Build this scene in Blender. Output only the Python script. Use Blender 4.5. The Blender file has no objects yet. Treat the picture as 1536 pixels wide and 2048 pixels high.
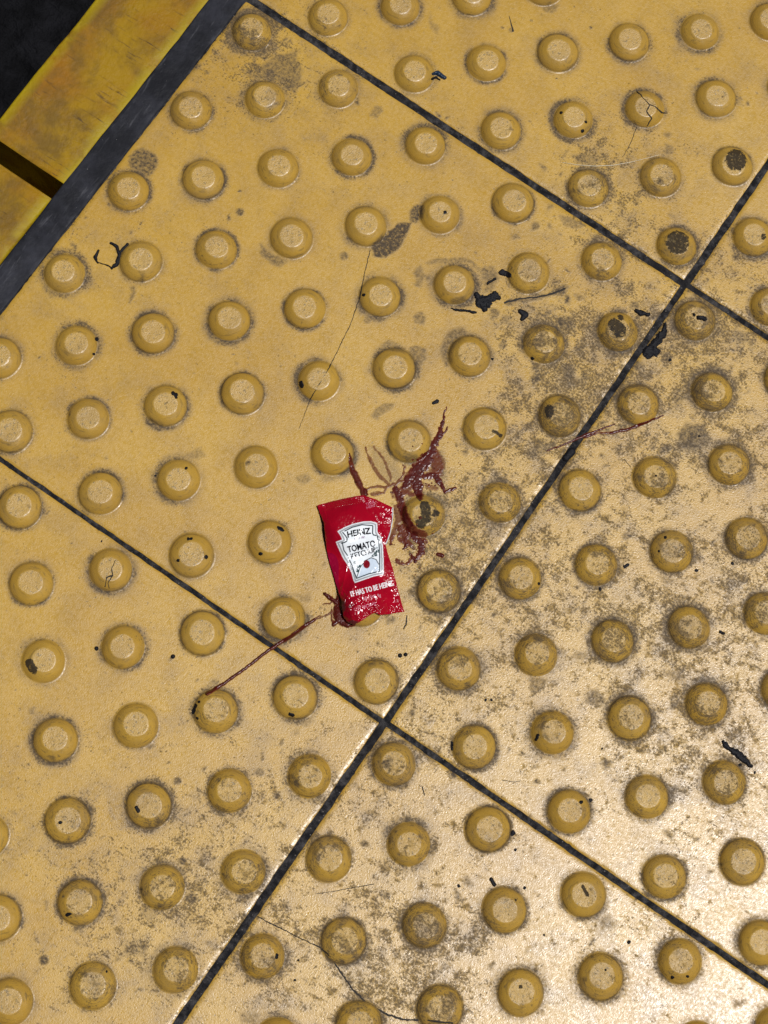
import bpy, math
import numpy as np

# ------------------------------------------------------------------ camera, sky, sun, exposure
CR = np.array([[0.8251920941, 0.5615930750, 0.0605906419],
               [0.5583620235, -0.7947898576, -0.2377833739],
               [-0.0853806685, 0.2300484737, -0.9694265528]])      # world -> camera axes (right, down, forward)
CC = np.array([0.0306117370, -0.1645153530, 1.1025218291])
CF = 4083.365                                                      # focal length in photo pixels (1536 x 2048)
SUN = np.array([0.285, 0.12, 0.951]); SUN /= np.linalg.norm(SUN)
SUN_STRENGTH, SUN_ANGLE, SKY, EXPOSURE = 3.35, 6.0, 0.008, 0.0

S = bpy.context.scene
COL = S.collection
cam_d = bpy.data.cameras.new('camera'); cam = bpy.data.objects.new('camera', cam_d); COL.objects.link(cam)
cam_d.sensor_fit = 'VERTICAL'; cam_d.sensor_height = 24.0; cam_d.lens = 24.0 * CF / 2048
cam_d.clip_start = 0.01; cam_d.clip_end = 500
from mathutils import Matrix, Vector
M = Matrix.Identity(4)
for r in range(3):
    M[r][0] = CR[0][r]; M[r][1] = -CR[1][r]; M[r][2] = -CR[2][r]; M[r][3] = CC[r]
cam.matrix_world = M
S.camera = cam

W = bpy.data.worlds.new('World'); S.world = W; W.use_nodes = True
wn = W.node_tree.nodes; wl = W.node_tree.links
sky = wn.new('ShaderNodeTexSky'); sky.sky_type = 'NISHITA'; sky.sun_disc = False
sky.sun_elevation = math.asin(SUN[2]); sky.sun_rotation = math.atan2(SUN[0], SUN[1])
wn['Background'].inputs['Strength'].default_value = SKY
wl.new(sky.outputs[0], wn['Background'].inputs['Color'])

sd = bpy.data.lights.new('sun', 'SUN'); sd.energy = SUN_STRENGTH; sd.angle = math.radians(SUN_ANGLE); sd.color = (1.0, 0.985, 0.985)
sun = bpy.data.objects.new('sun', sd); COL.objects.link(sun)
sun.rotation_euler = Vector(SUN).to_track_quat('Z', 'Y').to_euler(); sun.location = (0.5, 0.2, 2.5)
S.view_settings.view_transform = 'Standard'; S.view_settings.look = 'None'
S.view_settings.exposure = EXPOSURE; S.view_settings.gamma = 1.0; S.view_settings.use_curve_mapping = False

# ------------------------------------------------------------------ helpers
rng = np.random.default_rng(7)
def U(px, py, z=0.0):
    """world xy of photo pixel(s) on the plane z"""
    px = np.asarray(px, float); py = np.asarray(py, float); z = np.asarray(z, float)
    v = np.stack([(px - 768) / CF, (py - 1024) / CF, np.ones_like(px)], -1) @ CR
    t = (z - CC[2]) / v[..., 2]
    return CC[0] + t * v[..., 0], CC[1] + t * v[..., 1]
def PX(x, y, z=0.0):
    p = np.stack([x - CC[0], y - CC[1], np.zeros_like(x) + z - CC[2]], -1) @ CR.T
    return 768 + CF * p[..., 0] / p[..., 2], 1024 + CF * p[..., 1] / p[..., 2]
def _h(ix, iy, seed):
    n = (ix.astype(np.int64) * 374761393 + iy.astype(np.int64) * 668265263 + seed * 982451653) & 0xffffffff
    n = ((n ^ (n >> 13)) * 1274126177) & 0xffffffff
    n = ((n ^ (n >> 16)) * 2246822519) & 0xffffffff
    return ((n ^ (n >> 15)) & 0xffffff) / float(0xffffff)
def vnoise(x, y, seed=0):
    x = np.asarray(x, float); y = np.asarray(y, float)
    ix = np.floor(x); iy = np.floor(y); fx = x - ix; fy = y - iy
    fx = fx * fx * (3 - 2 * fx); fy = fy * fy * (3 - 2 * fy)
    a = _h(ix, iy, seed); b = _h(ix + 1, iy, seed); c = _h(ix, iy + 1, seed); d = _h(ix + 1, iy + 1, seed)
    return (a * (1 - fx) + b * fx) * (1 - fy) + (c * (1 - fx) + d * fx) * fy
def fbm(x, y, seed=0, octv=4):
    s = 0; a = .5; t = 0
    for o in range(octv):
        s = s + a * vnoise(x * 2 ** o + 17.3 * o, y * 2 ** o - 9.1 * o, seed + o); t += a; a *= .55
    return s / t
def sstep(a, b, x):
    t = np.clip((x - a) / (b - a), 0, 1); return t * t * (3 - 2 * t)
def seg_dist(X, Y, pts, R):
    """min over a polyline of d / local half-width; pts (x, y), R half-widths"""
    best = np.full(X.shape, 1e9)
    if len(pts) == 1:
        return np.hypot(X - pts[0][0], Y - pts[0][1]) / R[0]
    for (ax, ay), (bx, by), ra, rb in zip(pts[:-1], pts[1:], R[:-1], R[1:]):
        dx, dy = bx - ax, by - ay
        t = np.clip(((X - ax) * dx + (Y - ay) * dy) / (dx * dx + dy * dy + 1e-12), 0, 1)
        best = np.minimum(best, np.hypot(X - ax - t * dx, Y - ay - t * dy) / (ra + (rb - ra) * t))
    return best
def in_poly(X, Y, P):
    r = np.zeros(X.shape, bool); n = len(P)
    for i in range(n):
        x0, y0 = P[i]; x1, y1 = P[(i + 1) % n]
        if y0 == y1: continue
        c = ((y0 > Y) != (y1 > Y)) & (X < (x1 - x0) * (Y - y0) / (y1 - y0) + x0)
        r ^= c
    return r
def poly_dist(X, Y, P):
    """signed distance, positive inside"""
    Q = list(P) + [P[0]]
    d = seg_dist(X, Y, Q, [1] * len(Q))
    return np.where(in_poly(X, Y, P), d, -d)

def mesh_np(name, V, F, smooth=True):
    me = bpy.data.meshes.new(name)
    V = np.ascontiguousarray(V, np.float32); F = np.ascontiguousarray(F, np.int32)
    me.vertices.add(len(V)); me.vertices.foreach_set('co', V.ravel())
    k = F.shape[1]
    me.loops.add(F.size); me.loops.foreach_set('vertex_index', F.ravel())
    me.polygons.add(len(F)); me.polygons.foreach_set('loop_start', np.arange(0, F.size, k, dtype=np.int32))
    me.polygons.foreach_set('loop_total', np.full(len(F), k, np.int32))
    if smooth: me.polygons.foreach_set('use_smooth', np.ones(len(F), bool))
    me.update(calc_edges=True); me.validate()
    return me
def attr4(me, name, C):
    a = me.attributes.new(name, 'FLOAT_COLOR', 'POINT'); a.data.foreach_set('color', np.ascontiguousarray(C, np.float32).ravel())
def attr1(me, name, v):
    a = me.attributes.new(name, 'FLOAT', 'POINT'); a.data.foreach_set('value', np.ascontiguousarray(v, np.float32))
def link(name, me, mat, parent=None, loc=(0, 0, 0), rz=0.0):
    o = bpy.data.objects.new(name, me); COL.objects.link(o)
    o.location = loc; o.rotation_euler = (0, 0, rz)
    if parent: o.parent = parent
    if mat and me and not me.materials: me.materials.append(mat)
    return o
def tag(o, label, cat, group=None):
    o['label'] = label; o['category'] = cat
    if group: o['group'] = group
    return o
def grid_faces(nx, ny):
    i = np.arange(nx - 1)[:, None]; j = np.arange(ny - 1)[None, :]
    a = i * ny + j
    return np.stack([a, a + ny, a + ny + 1, a + 1], -1).reshape(-1, 4)
def compact(V, F, *attrs):
    used = np.unique(F); m = np.full(len(V), -1); m[used] = np.arange(len(used))
    return (V[used], m[F]) + tuple(a[used] for a in attrs)
def box_mesh(name, x0, x1, y0, y1, z0, z1, bev=0.0, seg=2):
    import bmesh
    bm = bmesh.new(); bmesh.ops.create_cube(bm, size=1)
    for v in bm.verts:
        v.co = ((x0 + x1) / 2 + v.co.x * (x1 - x0), (y0 + y1) / 2 + v.co.y * (y1 - y0), (z0 + z1) / 2 + v.co.z * (z1 - z0))
    if bev: bmesh.ops.bevel(bm, geom=bm.edges[:], offset=bev, segments=seg, profile=.5, affect='EDGES')
    me = bpy.data.meshes.new(name); bm.to_mesh(me); bm.free(); return me

# ------------------------------------------------------------------ materials
class NT:
    def __init__(s, name):
        s.m = bpy.data.materials.new(name); s.m.use_nodes = True; s.t = s.m.node_tree; s.n = s.t.nodes
        s.b = s.n['Principled BSDF']
    def set(s, node, key, v):
        i = node.inputs[key]
        if hasattr(v, 'node'): s.t.links.new(v, i)
        elif isinstance(v, (tuple, list)) and len(v) == 3 and i.type == 'RGBA': i.default_value = (*v, 1)
        else: i.default_value = v
    def bs(s, **k):
        for a, v in k.items(): s.set(s.b, a.replace('_', ' '), v)
    def node(s, t, out=0, **k):
        n = s.n.new(t)
        for a, v in k.items():
            if hasattr(n, a): setattr(n, a, v)
            else: s.set(n, a.replace('_', ' '), v)
        return n.outputs[out]
    def pos(s): return s.node('ShaderNodeNewGeometry', 'Position')
    def math(s, op, a, b=0.0, c=0.0, clamp=False):
        n = s.n.new('ShaderNodeMath'); n.operation = op; n.use_clamp = clamp
        s.set(n, 0, a); s.set(n, 1, b)
        if op in ('MULTIPLY_ADD', 'SMOOTH_MIN'): s.set(n, 2, c)
        return n.outputs[0]
    def vmul(s, v, k):
        n = s.n.new('ShaderNodeVectorMath'); n.operation = 'MULTIPLY'; s.set(n, 0, v); n.inputs[1].default_value = k; return n.outputs[0]
    def noise(s, v, scale, detail=4, rough=.55, dist=0.0, out='Fac'):
        n = s.n.new('ShaderNodeTexNoise'); s.set(n, 'Vector', v); n.inputs['Scale'].default_value = scale
        n.inputs['Detail'].default_value = detail; n.inputs['Roughness'].default_value = rough; n.inputs['Distortion'].default_value = dist
        return n.outputs[out]
    def vor(s, v, scale, feature='F1'):
        n = s.n.new('ShaderNodeTexVoronoi'); n.feature = feature; s.set(n, 'Vector', v); n.inputs['Scale'].default_value = scale; return n.outputs['Distance']
    def ss(s, x, a, b):
        n = s.n.new('ShaderNodeMapRange'); n.interpolation_type = 'SMOOTHSTEP'
        s.set(n, 'Value', x); s.set(n, 'From Min', a); s.set(n, 'From Max', b); return n.outputs[0]
    def mr(s, x, a, b, c, d):
        n = s.n.new('ShaderNodeMapRange'); s.set(n, 'Value', x)
        for k, v in zip(('From Min', 'From Max', 'To Min', 'To Max'), (a, b, c, d)): s.set(n, k, v)
        return n.outputs[0]
    def mix(s, f, a, b):
        n = s.n.new('ShaderNodeMix'); n.data_type = 'RGBA'; s.set(n, 0, f); s.set(n, 6, a); s.set(n, 7, b); return n.outputs[2]
    def bump(s, h, dist, strength=1.0, normal=None):
        n = s.n.new('ShaderNodeBump'); s.set(n, 'Height', h); n.inputs['Distance'].default_value = dist; n.inputs['Strength'].default_value = strength
        if normal is not None: s.set(n, 'Normal', normal)
        return n.outputs[0]
    def attr(s, name): n = s.n.new('ShaderNodeAttribute'); n.attribute_name = name; return n
    def sep(s, c): n = s.n.new('ShaderNodeSeparateColor'); s.set(n, 0, c); return n.outputs

def m_tile():
    t = NT('yellow_glazed_tile'); p = t.pos(); p3 = t.vmul(p, (1, 1, 4.0))
    a = t.attr('mk'); R, G, B = t.sep(a.outputs['Color'])[:3]; A = a.outputs['Alpha']
    base = t.mix(t.ss(t.noise(p, 14, 3), .3, .7), (0.545, 0.328, 0.047), (0.480, 0.277, 0.035))
    base = t.mix(t.math('MULTIPLY', t.ss(t.noise(p, 160, 4), .45, .75), .35), base, (0.42, 0.258, 0.048))
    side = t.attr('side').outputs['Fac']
    base = t.mix(t.math('MULTIPLY', side, t.mr(t.noise(p3, 130, 5, .6), .3, .7, .05, .40)), base, (0.33, 0.205, 0.046))  # dome sides darkened: grime film plus shading contrast put into the colour
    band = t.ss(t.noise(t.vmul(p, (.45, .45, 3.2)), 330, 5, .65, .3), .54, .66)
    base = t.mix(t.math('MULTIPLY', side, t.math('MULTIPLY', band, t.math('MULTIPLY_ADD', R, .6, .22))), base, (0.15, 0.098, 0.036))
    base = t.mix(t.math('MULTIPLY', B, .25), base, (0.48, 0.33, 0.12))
    # fine grime, threshold moved by the painted dirt level
    n = t.noise(p3, 190, 9, .74, .35)
    thr = t.math('MULTIPLY_ADD', R, -.24, .705)
    d1 = t.ss(n, thr, t.math('ADD', thr, .20))
    n2 = t.noise(p3, 780, 5, .7)
    thr2 = t.math('MULTIPLY_ADD', R, -.235, .715)
    d2 = t.ss(n2, thr2, t.math('ADD', thr2, .09))
    sp = t.math('MULTIPLY', t.ss(t.noise(p, 430, 4, .65), .60, .68), t.ss(t.noise(p, 70, 4, .6), .42, .62))          # loose dark specks
    film = t.math('MULTIPLY', t.ss(t.noise(p3, 55, 5, .6), .42, .72), t.math('MULTIPLY', R, .72))
    base = t.mix(film, base, (0.265, 0.175, 0.075))
    base = t.mix(t.math('MULTIPLY', d1, .68), base, (0.135, 0.095, 0.052))
    base = t.mix(t.math('MULTIPLY', d2, .72), base, (0.085, 0.062, 0.039))
    base = t.mix(t.math('MULTIPLY', sp, .62), base, (0.11, 0.078, 0.034))
    # hairline scratches, mostly one way
    sc = t.vmul(p, (90, 900, 90)); s1 = t.ss(t.noise(sc, 1.0, 2, .5, .4), .70, .74)
    base = t.mix(t.math('MULTIPLY', s1, t.math('MULTIPLY', R, .5)), base, (0.13, 0.10, 0.06))
    # broad stains with shapes of their own, plus the half-shade halos at dome bases
    st = t.math('MULTIPLY', G, t.mr(t.noise(p3, 560, 6, .72), .32, .62, .35, 1.45), clamp=True)
    base = t.mix(st, base, t.mix(t.noise(p, 500, 3), (0.036, 0.027, 0.019), (0.12, 0.086, 0.053)))
    bk = t.ss(t.math('ADD', A, t.math('MULTIPLY', t.math('SUBTRACT', t.noise(p, 420, 7, .72), .5), 2.4)), .42, .72)
    base = t.mix(t.math('MULTIPLY', bk, .93), base, t.mix(t.noise(p, 700, 3), (0.008, 0.008, 0.008), (0.034, 0.029, 0.026)))
    # pits on the dome crowns
    pit = t.ss(t.noise(p, 720, 3, .6), .56, .66)
    base = t.mix(t.math('MULTIPLY', pit, t.math('MULTIPLY', B, .7)), base, (0.17, 0.125, 0.055))
    dirt = t.math('MAXIMUM', t.math('MAXIMUM', d1, st), bk)
    rough = t.math('ADD', t.math('ADD', t.mr(t.noise(p, 60, 4), .3, .7, .22, .29), t.mr(t.noise(p, 480, 5, .65), .35, .65, .0, .20)), t.math('MULTIPLY', dirt, .25))
    rough = t.math('ADD', rough, t.math('MULTIPLY', B, .14))
    h = t.math('ADD', t.math('MULTIPLY', t.noise(p, 240, 2, .5), .45), t.math('MULTIPLY', t.noise(p, 950, 3, .6), .75))
    h2 = t.math('MULTIPLY', t.noise(p, 1300, 2, .6), t.math('MULTIPLY_ADD', B, 3.0, .8))
    nrm = t.bump(h, .00010, 1.0); nrm = t.bump(h2, .00010, 1.0, nrm); nrm = t.bump(dirt, .00005, 1.0, nrm)
    rough = t.math('ADD', rough, t.math('MULTIPLY', side, .03))
    t.bs(Base_Color=base, Roughness=rough, Normal=nrm, Specular_IOR_Level=t.math('SUBTRACT', .86, t.math('MULTIPLY', t.math('MAXIMUM', dirt, d2), .7)))
    return t.m
def m_grout():
    t = NT('dark_joint_filler'); p = t.pos()
    c = t.mix(t.ss(t.noise(p, 170, 7, .72), .40, .72), (0.006, 0.006, 0.008), (0.085, 0.080, 0.080))
    c = t.mix(t.ss(t.noise(p, 30, 3), .5, .75), c, (0.012, 0.011, 0.013))
    c = t.mix(t.ss(t.vor(p, 300), .13, .08), c, (0.15, 0.135, 0.12))
    t.bs(Base_Color=c, Roughness=.75, Specular_IOR_Level=.25, Normal=t.bump(t.noise(p, 700, 5, .7), .0012))
    return t.m
def m_strip():
    t = NT('worn_dark_rubber'); p = t.pos()
    c = t.mix(t.ss(t.noise(p, 40, 6, .65), .35, .72), (0.009, 0.0095, 0.013), (0.031, 0.032, 0.042))
    c = t.mix(t.math('MULTIPLY', t.ss(t.noise(t.vmul(p, (300, 40, 1)), 1.0, 4, .6, .6), .56, .75), .5), c, (0.12, 0.12, 0.135))
    c = t.mix(t.ss(t.noise(p, 800, 2), .76, .8), c, (0.3, 0.29, 0.28))
    t.bs(Base_Color=c, Roughness=t.mr(t.noise(p, 90, 4), .3, .7, .55, .8), Specular_IOR_Level=.22, Normal=t.bump(t.noise(p, 220, 5, .6), .0006))
    return t.m
def m_board():
    t = NT('yellow_painted_board'); p = t.pos()
    c = t.mix(t.ss(t.noise(p, 22, 4), .35, .68), (0.34, 0.195, 0.002), (0.30, 0.130, 0.003))
    c = t.mix(t.math('MULTIPLY', t.ss(t.noise(p, 30, 5, .65, .3), .42, .64), .8), c, (0.15, 0.084, 0.012))
    c = t.mix(t.math('MULTIPLY', t.ss(t.noise(t.vmul(p, (60, 480, 60)), 1.0, 4, .6, .5), .55, .72), t.ss(t.noise(p, 26, 3), .42, .62)), c, (0.075, 0.042, 0.012))
    c = t.mix(t.ss(t.noise(p, 420, 5, .7), .69, .76), c, (0.05, 0.028, 0.008))
    ed = t.attr('edge').outputs['Fac']
    c = t.mix(t.math('MULTIPLY', ed, t.ss(t.noise(p, 60, 4), .3, .55)), c, (0.38, 0.27, 0.004))
    t.bs(Base_Color=c, Roughness=t.mr(t.noise(p, 70, 4), .3, .7, .5, .72), Normal=t.bump(t.noise(p, 300, 5, .6), .0007), Specular_IOR_Level=.3)
    return t.m
def m_simple(name, c1, c2, scale, rough, bscale, bdist, vec=(1, 1, 1)):
    t = NT(name); p = t.vmul(t.pos(), vec)
    t.bs(Specular_IOR_Level=.15, Base_Color=t.mix(t.ss(t.noise(p, scale, 6, .6), .3, .7), c1, c2), Roughness=rough, Normal=t.bump(t.noise(p, bscale, 5, .6), bdist))
    return t.m
def m_ketchup():
    t = NT('ketchup'); p = t.pos(); th = t.attr('thick').outputs['Fac']
    n = t.noise(p, 520, 5, .65)
    c = t.mix(t.ss(th, .1, .75), (0.22, 0.065, 0.026), (0.080, 0.0085, 0.006))
    c = t.mix(t.ss(n, .52, .72), c, (0.028, 0.005, 0.004))
    c = t.mix(t.math('MULTIPLY', t.ss(t.noise(p, 260, 3), .55, .7), .6), c, (0.16, 0.032, 0.016))
    al = t.math('ADD', t.mr(th, 0, .42, .12, .97), t.math('MULTIPLY', t.math('SUBTRACT', n, .5), .9), clamp=True)
    t.bs(Base_Color=c, Roughness=.26, Specular_IOR_Level=.3, Alpha=al, Normal=t.bump(t.noise(p, 420, 3, .5), .00018))
    return t.m
def m_packet():
    t = NT('printed_foil'); p = t.pos(); c = t.attr('ink').outputs['Color']; w = t.attr('wear_shade').outputs['Fac']
    c = t.mix(t.math('MULTIPLY', t.ss(t.noise(p, 180, 5, .6), .45, .8), .22), c, t.mix(.5, c, (0.06, 0.0, 0.012)))
    g = t.ss(t.math('ADD', w, t.math('MULTIPLY', t.math('SUBTRACT', t.noise(p, 600, 5, .65), .5), .9)), .42, .68)
    c = t.mix(t.math('MULTIPLY', g, .8), c, (0.03, 0.010, 0.010))
    r = t.math('ADD', t.mr(t.noise(p, 300, 4), .3, .7, .10, .24), t.math('MULTIPLY', g, .35))
    nz = t.math('ADD', t.noise(p, 420, 3, .6, .8), t.math('MULTIPLY', t.noise(p, 1000, 2, .5), .4))
    t.bs(Base_Color=c, Roughness=r, Normal=t.bump(nz, .00011), Specular_IOR_Level=.45)
    return t.m
def m_tar():
    t = NT('black_tar'); p = t.pos()
    t.bs(Base_Color=t.mix(t.noise(p, 400, 4), (0.003, 0.003, 0.005), (0.010, 0.010, 0.014)), Roughness=.6, Specular_IOR_Level=.25, Normal=t.bump(t.noise(p, 900, 4, .6), .0004))
    return t.m
def m_plain(name, c, r, **k):
    t = NT(name); p = t.pos()
    t.bs(Base_Color=t.mix(t.noise(p, 900, 4), c, tuple(x * .6 for x in c)), Roughness=r, **k); return t.m
MT, MG, MS, MB_, MK, MP, MTAR = m_tile(), m_grout(), m_strip(), m_board(), m_ketchup(), m_packet(), m_tar()
MCRACK = m_plain('dirt_filled_crack', (0.03, 0.024, 0.018), .8)
MCONC = m_simple('platform_concrete', (0.20, 0.19, 0.18), (0.31, 0.30, 0.28), 9, .75, 120, .002)
MPIT = m_simple('track_ballast', (0.001, 0.001, 0.0015), (0.008, 0.008, 0.010), 30, .85, 25, .03)
MWALL = m_simple('pit_wall_concrete', (0.03, 0.029, 0.028), (0.07, 0.067, 0.06), 6, .85, 60, .004)
MFOIL = m_plain('torn_foil_edge', (0.82, 0.83, 0.85), .3)
MSCRAP = m_plain('blue_plastic_scrap', (0.012, 0.035, 0.075), .35)
MGLINT = m_plain('pale_glint', (0.80, 0.70, 0.48), .25)

# ------------------------------------------------------------------ tile layout (measured)
L = 0.3098; Q = 0.0308; TS = 0.3068
OFF = {(-1, -1): (-.00068, -.00011, 0.0), (0, 0): (.00032, .00048, .0016), (-1, 1): (.00001, .00038, -.0022),
       (-1, 0): (-.00011, -.00076, .0008), (0, -1): (.00036, .00032, -.0003), (0, 1): (.0006, .0002, .0005)}
TILES = [(a, b) for b in range(-3, 4) for a in (-1, 0)]
FINE = set(OFF)
DOMES = []                                                        # tile, local x, local y, world x, world y
for tl in TILES:
    ox, oy, rz = OFF.get(tl, (0, 0, 0))
    cx, cy = tl[0] * L + L / 2 + ox, tl[1] * L + L / 2 + oy
    for i in range(10):
        for j in range(10):
            if (tl[0] * 10 + i + tl[1] * 10 + j) % 2 == 0: continue
            lx, ly = (i - 4.5) * Q, (j - 4.5) * Q
            DOMES.append((tl, lx, ly, cx + lx * math.cos(rz) - ly * math.sin(rz), cy + lx * math.sin(rz) + ly * math.cos(rz)))
DXY = np.array([(d[3], d[4]) for d in DOMES])
PR = np.array([(0, 4.86), (2.2, 4.90), (4.4, 4.93), (5.9, 4.96), (6.75, 4.95), (6.98, 4.90), (7.25, 4.76), (8.0, 4.28), (8.9, 3.66), (9.7, 3.02),
               (10.4, 2.34), (11.0, 1.62), (11.45, 1.00), (11.78, .52), (12.05, .24), (12.5, .07), (13.1, -.03), (13.6, -.22)]) * 1e-3
def surf(x, y):
    """height of the tiled floor with its domes"""
    x = np.asarray(x, float); y = np.asarray(y, float); z = np.zeros(x.shape)
    m = (DXY[:, 0] > x.min() - .015) & (DXY[:, 0] < x.max() + .015) & (DXY[:, 1] > y.min() - .015) & (DXY[:, 1] < y.max() + .015)
    for dx, dy in DXY[m]:
        r = np.hypot(x - dx, y - dy); z = np.maximum(z, np.interp(r, PR[:, 0], PR[:, 1], right=0))
    return z

# ------------------------------------------------------------------ dirt on the tiles, with some dome-base shade (photo pixel coordinates -> world)
GRIME = [(570, 110, 110, .55), (430, 150, 90, .35), (480, 70, 60, .4), (1130, 735, 95, .75), (1160, 700, 60, .4), (1260, 560, 120, .35), (1000, 600, 120, .30), (1420, 900, 230, .42),
         (1300, 1250, 300, .38), (920, 1050, 110, .45), (1450, 1450, 220, .42), (1380, 720, 120, .35), (850, 1800, 240, .32), (740, 1950, 150, .42), (870, 1960, 90, .5), (520, 1650, 230, .35),
         (150, 1950, 200, .36), (380, 1860, 150, .32), (90, 1500, 110, .2), (1250, 350, 130, .28), (1480, 620, 100, .4), (650, 1180, 90, .2), (300, 470, 100, .16), (60, 600, 110, .22),
         (1090, 860, 70, .5), (1110, 830, 60, .5), (1100, 1150, 150, .3), (860, 1130, 90, .4), (500, 1560, 150, .2), (1240, 330, 70, .3), (1190, 300, 60, .3), (1320, 1860, 80, .35), (900, 1350, 120, .2), (1400, 640, 70, .3)]
P_ = lambda o, s, *pts: [(o[0] + x / s, o[1] + y / s) for x, y in pts]
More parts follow.
